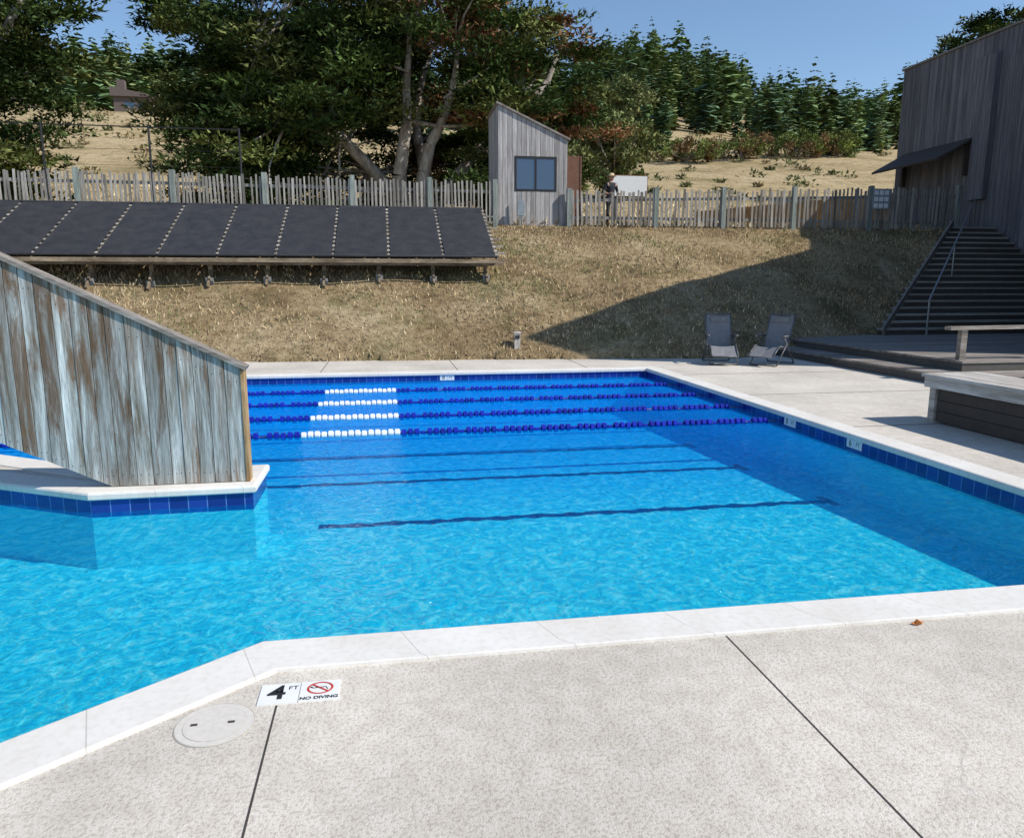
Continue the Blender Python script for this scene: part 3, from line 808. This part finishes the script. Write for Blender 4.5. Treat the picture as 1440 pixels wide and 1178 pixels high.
def cypress(name,base,center,radii,npads,per,size,cols,seed,brown=0,accept=None,stems=5,padr=(1.5,1.3,.34),spread=2.0,twig=.3):
    rr=random.Random(seed); base=Vector(base)
    e=empty(name); mb=MB(); pads=[]
    tries=0
    while len(pads)<npads and tries<npads*30:
        tries+=1
        th=rr.uniform(0,2*math.pi); sz=rr.uniform(-.85,1)
        d=Vector((math.cos(th)*math.sqrt(1-sz*sz),math.sin(th)*math.sqrt(1-sz*sz),sz))
        lump=1+.16*math.sin(th*3+sz*4+seed)+.10*math.sin(th*7-sz*6)
        f=rr.uniform(.2,1)**.5*lump
        p=Vector((center[0]+d.x*radii[0]*f,center[1]+d.y*radii[1]*f,center[2]+d.z*radii[2]*f))
        if p.z<base.z+.7: continue
        if accept and not accept(p,rr): continue
        pads.append(p)
    tips=[]
    for i in range(stems):
        a=2*math.pi*i/stems+rr.uniform(-.4,.4); R=spread*rr.uniform(.8,2.0)
        t1=base+Vector((math.cos(a)*R,math.sin(a)*R*.7,rr.uniform(3.0,5.5)))
        t2=t1+Vector((math.cos(a)*R*1.1,math.sin(a)*R*.6,rr.uniform(3,6)))
        limb(mb,base+Vector((rr.uniform(-.4,.4),rr.uniform(-.3,.3),-.4)),t1,rr.uniform(.36,.52),.26,rr,9)
        limb(mb,t1,t2,.26,.10,rr,8)
        tips+= [t1,t1.lerp(t2,.5),t2]
    tips.append(base+Vector((0,0,2)))
    for p in pads:
        c=min(tips,key=lambda q:(q-p).length+ (3 if q.z>p.z else 0)+rr.uniform(0,2))
        if rr.random()<twig: limb(mb,c,p,.04+.010*(p-c).length,.02,rr,5,4,.10)
    mb.obj('trunk_and_limbs',[M_bark],e,True)
    cen=[];rad=[];col=[]
    for p in pads:
        cc=np.array(cols[rr.randrange(len(cols))])*rr.uniform(.6,1.35)
        if brown and rr.random()<brown and p.x>center[0]+1: cc=np.array((.22,.12,.065))*rr.uniform(.7,1.2)
        k=rr.uniform(.6,1.35); out=Vector((p.x-center[0],p.y-center[1],0))
        if out.length>0: out.normalize()
        for j in range(4):
            q=p+Vector((rr.uniform(-1,1)*padr[0]*.6,rr.uniform(-1,1)*padr[1]*.6,rr.uniform(-.35,.35)))*k+out*.3*j*k
            cen.append(tuple(q)); s=k*rr.uniform(.5,.85); rad.append((padr[0]*s,padr[1]*s,padr[2]*s*1.2)); col.append(cc*rr.uniform(.8,1.25))
    V,K=leafset(np.array(cen),np.array(rad),per,size,np.array(col),up=.22,asp=.24,flat=True)
    tri_mesh('crown',V,K,M_leaf,e)
G=[(.05,.08,.024),(.07,.105,.03),(.038,.062,.022),(.12,.145,.045),(.06,.09,.03),(.145,.16,.055)]
gz=float(ground(0,39))
def acc(p,rr):
    x,y,z=p
    if x/y<-.235+max(0,z-11)*-.004: return False
    if x>10.8 or (z<7 and x>6.5): return False
    if z>15.5 and x<-7: return False
    if y<39.5 and -.6<x<3.6 and 5.5<z<11: return rr.random()<.08
    return True
cypress('cypress_tree',(1.2,39,gz),(-.2,39.5,10.0),(10.8,6.5,8.8),560,92,.25,G,3,.2,acc,7)
def acc2(p,rr): return p.x/p.y<-.40+max(0,p.z-8.0)*.009
cypress('cypress_tree',(-19.5,36,float(ground(-19.5,36))),(-20,36.5,10.5),(8.4,5.5,8.4),330,90,.25,[tuple(x*.85 for x in c) for c in G],8,0,acc2,4,twig=.15)
cypress('pine_tree',(43.5,50,float(ground(43,50))),(43.5,50,16.2),(4.6,3.5,4.4),110,80,.30,G,5,0,None,3,(1.2,1.1,.4),1.0)

def roundtree(name,base,h,w,seed,cols,n=70,per=130,size=.26):
    r=np.random.default_rng(seed)
    d=r.normal(size=(n,3)); d/=np.linalg.norm(d,axis=1)[:,None]; q=r.random(n)**.4
    hz=h*.56
    cen=np.stack([base[0]+d[:,0]*w/2*q,base[1]+d[:,1]*w/2*q,base[2]+hz+d[:,2]*h*.42*q],1)
    rad=np.ones((n,3))*np.array([w*.11,w*.11,w*.08])*(.6+.7*r.random((n,1)))
    col=np.array(cols)[r.integers(0,len(cols),n)]*(.7+.6*r.random((n,1)))
    e=empty(name); mb=MB(); b=Vector(base)
    mb.tube(b-Vector((0,0,.3)),b+Vector((0,0,h*.5)),w*.035,w*.018,8)
    for i in range(0,n,4):
        c=Vector(cen[i]); mb.tube(b+Vector((0,0,h*r.uniform(.15,.45))),c,w*.012,w*.004,5,caps=False)
    mb.obj('trunk_and_limbs',[M_bark],e,True)
    V,K=leafset(cen,rad,per,size,col); tri_mesh('crown',V,K,M_leaf,e)
LG=[(.17,.195,.08),(.22,.235,.10),(.13,.155,.06),(.17,.18,.07)]
for (x,y,h,w,s) in ((16.8,55,9.6,6.3,1),(14.2,60,8,6,3),(11.0,50,6,5,2)):
    roundtree('broadleaf_tree',(x,y,float(ground(x,y))-.8),h,w,s,LG,90,140)
for (x,y,h,w,s) in ((37,91,2.6,8,11),(45,93,3.2,8,12),(53,94,3.0,8,13),(60,96,2.6,7,14)):
    roundtree('shrub',(x,y,float(ground(x,y))-.8),h+1,w,s,[(.20,.24,.07),(.14,.17,.055),(.20,.13,.065)],45,110,.3)
N=300; ys_=rng.uniform(55,150,N); rs=np.where(rng.random(N)<.6,rng.uniform(-.55,-.05,N),rng.uniform(.15,.85,N)); xs_=rs*ys_
cen=np.stack([xs_,ys_,ground(xs_,ys_)+.15],1); sz=(.35+1.1*rng.random(N)**2)*(ys_/90)
rad=np.stack([sz*1.6,sz,sz*.5],1)
colr=np.array([(.14,.15,.065),(.21,.19,.09),(.28,.22,.12),(.11,.13,.055)])[rng.integers(0,4,N)]
V,K=leafset(cen,rad,46,.34,colr); tri_mesh('hillside_scrub',V,K,M_leaf)

# conifer forest
def forest(name,pos,hts,cols):
    Vs=[];Cs=[]
    B=7
    for i,(x,y) in enumerate(pos):
        K=20 if y<160 else 13
        z=float(ground(x,y)); h=hts[i]; R=h*rng.uniform(.19,.31); c=np.array(cols[rng.integers(0,len(cols))])*(.6+.8*rng.random())
        pw_=rng.uniform(.55,.95); blunt=rng.uniform(.0,.4)
        t=np.repeat((np.arange(K)+rng.random(K)*.8)/K,B); m=K*B
        th=rng.random(m)*2*np.pi
        r=R*((1-t)**pw_*(1-blunt)+blunt*np.sin(np.pi*np.clip(t,0,1)))*(.5+.7*rng.random(m))+.12
        zz=z+h*(.02+.98*t)
        lx,ly=rng.normal(0,.03,2)*h
        base=np.stack([x+lx*t,y+ly*t,zz+r*.2],1)
        out=np.stack([np.cos(th),np.sin(th),0*th],1); sd=np.stack([-np.sin(th),np.cos(th),0*th],1)
        tip=base+out*r[:,None]; tip[:,2]-=r*rng.uniform(.0,.55,m)
        mid=base+out*(r*.62)[:,None]; mid[:,2]-=r*.12
        w=(r*.36+.06)[:,None]
        A=mid-sd*w;Bq=mid+sd*w; A[:,2]-=r*.15; Bq[:,2]-=r*.15
        tri=np.stack([base,A,tip,base,tip,Bq],1).reshape(-1,3)
        Vs.append(tri); cc=c[None,:]*(.65+.7*rng.random((m,1)))
        Cs.append(np.repeat(cc,6,axis=0))
    tri_mesh(name,np.concatenate(Vs),np.concatenate(Cs),M_leaf)
pos=[];hts=[]
y=92.0
while y<262:
    xr=np.arange(-.62*y,.95*y,4.9+y*.006)
    for x in xr:
        xx=x+rng.uniform(-3.5,3.5); yy=y+rng.uniform(-3.5,3.5); q=xx/yy
        start=np.interp(q,[-.7,-.15,.10,.5,.75,1.0],[146,150,100,108,125,125])+8*math.sin(xx*.15)
        if yy<start or rng.random()<.10: continue
        pos.append((xx,yy)); hts.append(rng.uniform(5,11)*(1.35 if rng.random()<.15 else 1) + np.clip((yy-120)/120,0,1)*rng.uniform(0,7))
    y+=5.2
forest('conifer_forest',pos,hts,[(.125,.19,.085),(.16,.22,.095),(.105,.165,.09),(.19,.235,.10),(.14,.20,.11)])

e=empty('distant_house'); hx,hy=-36.5,126; hz_=float(ground(hx,hy)); mb=MB()
mb.box(hx-2.6,hx+2.6,hy,hy+4,hz_-1,hz_+2.2); mb.prism([(hx-2.9,hz_+2.2),(hx+2.9,hz_+2.2),(hx+2.9,hz_+2.5),(hx-2.9,hz_+3.6)],hy-.4,hy+4.4)
mb.box(hx-2.3,hx-1.2,hy+1,hy+2.0,hz_+2.3,hz_+4.8); mb.obj('walls_and_roof',[simple('house_brown',(.13,.10,.09),.8)],e)
mb=MB(); mb.box(hx-1.1,hx+.3,hy-.03,hy-.01,hz_+.6,hz_+1.4); mb.box(hx+.8,hx+1.8,hy-.03,hy-.01,hz_+.6,hz_+1.4); mb.obj('windows',[M_glass],e)

# ---------------------------------------------------------------- light, sky, camera
el=math.radians(43); S=Vector((.886*math.cos(el),-.464*math.cos(el),math.sin(el))).normalized()
L=bpy.data.lights.new('sun','SUN'); L.energy=5.0; L.angle=math.radians(.53); L.color=(1,.955,.88)
lo=bpy.data.objects.new('sun',L); lo.rotation_euler=S.to_track_quat('Z','Y').to_euler(); COL.objects.link(lo)
w=bpy.data.worlds.new('World'); scene.world=w; w.use_nodes=True
nt=w.node_tree; nt.nodes.clear()
sk=nt.nodes.new('ShaderNodeTexSky'); sk.sky_type='NISHITA'; sk.sun_disc=False; sk.sun_elevation=el; sk.sun_rotation=math.atan2(.886,-.464)
sk.air_density=1.1; sk.dust_density=.0; sk.ozone_density=4.0
bg=nt.nodes.new('ShaderNodeBackground'); bg.inputs[1].default_value=.145
ow=nt.nodes.new('ShaderNodeOutputWorld'); nt.links.new(sk.outputs[0],bg.inputs[0]); nt.links.new(bg.outputs[0],ow.inputs[0])
scene.view_settings.view_transform='Standard'; scene.view_settings.look='None'; scene.view_settings.exposure=0
cam=bpy.data.cameras.new('camera'); cam.sensor_fit='HORIZONTAL'; cam.sensor_width=36; cam.lens=26.25; cam.clip_end=6000; cam.clip_start=.05
co=bpy.data.objects.new('camera',cam); co.location=(0,0,1.7); co.rotation_euler=(math.radians(90-10.2),0,math.radians(-9.5)); COL.objects.link(co)
scene.camera=co
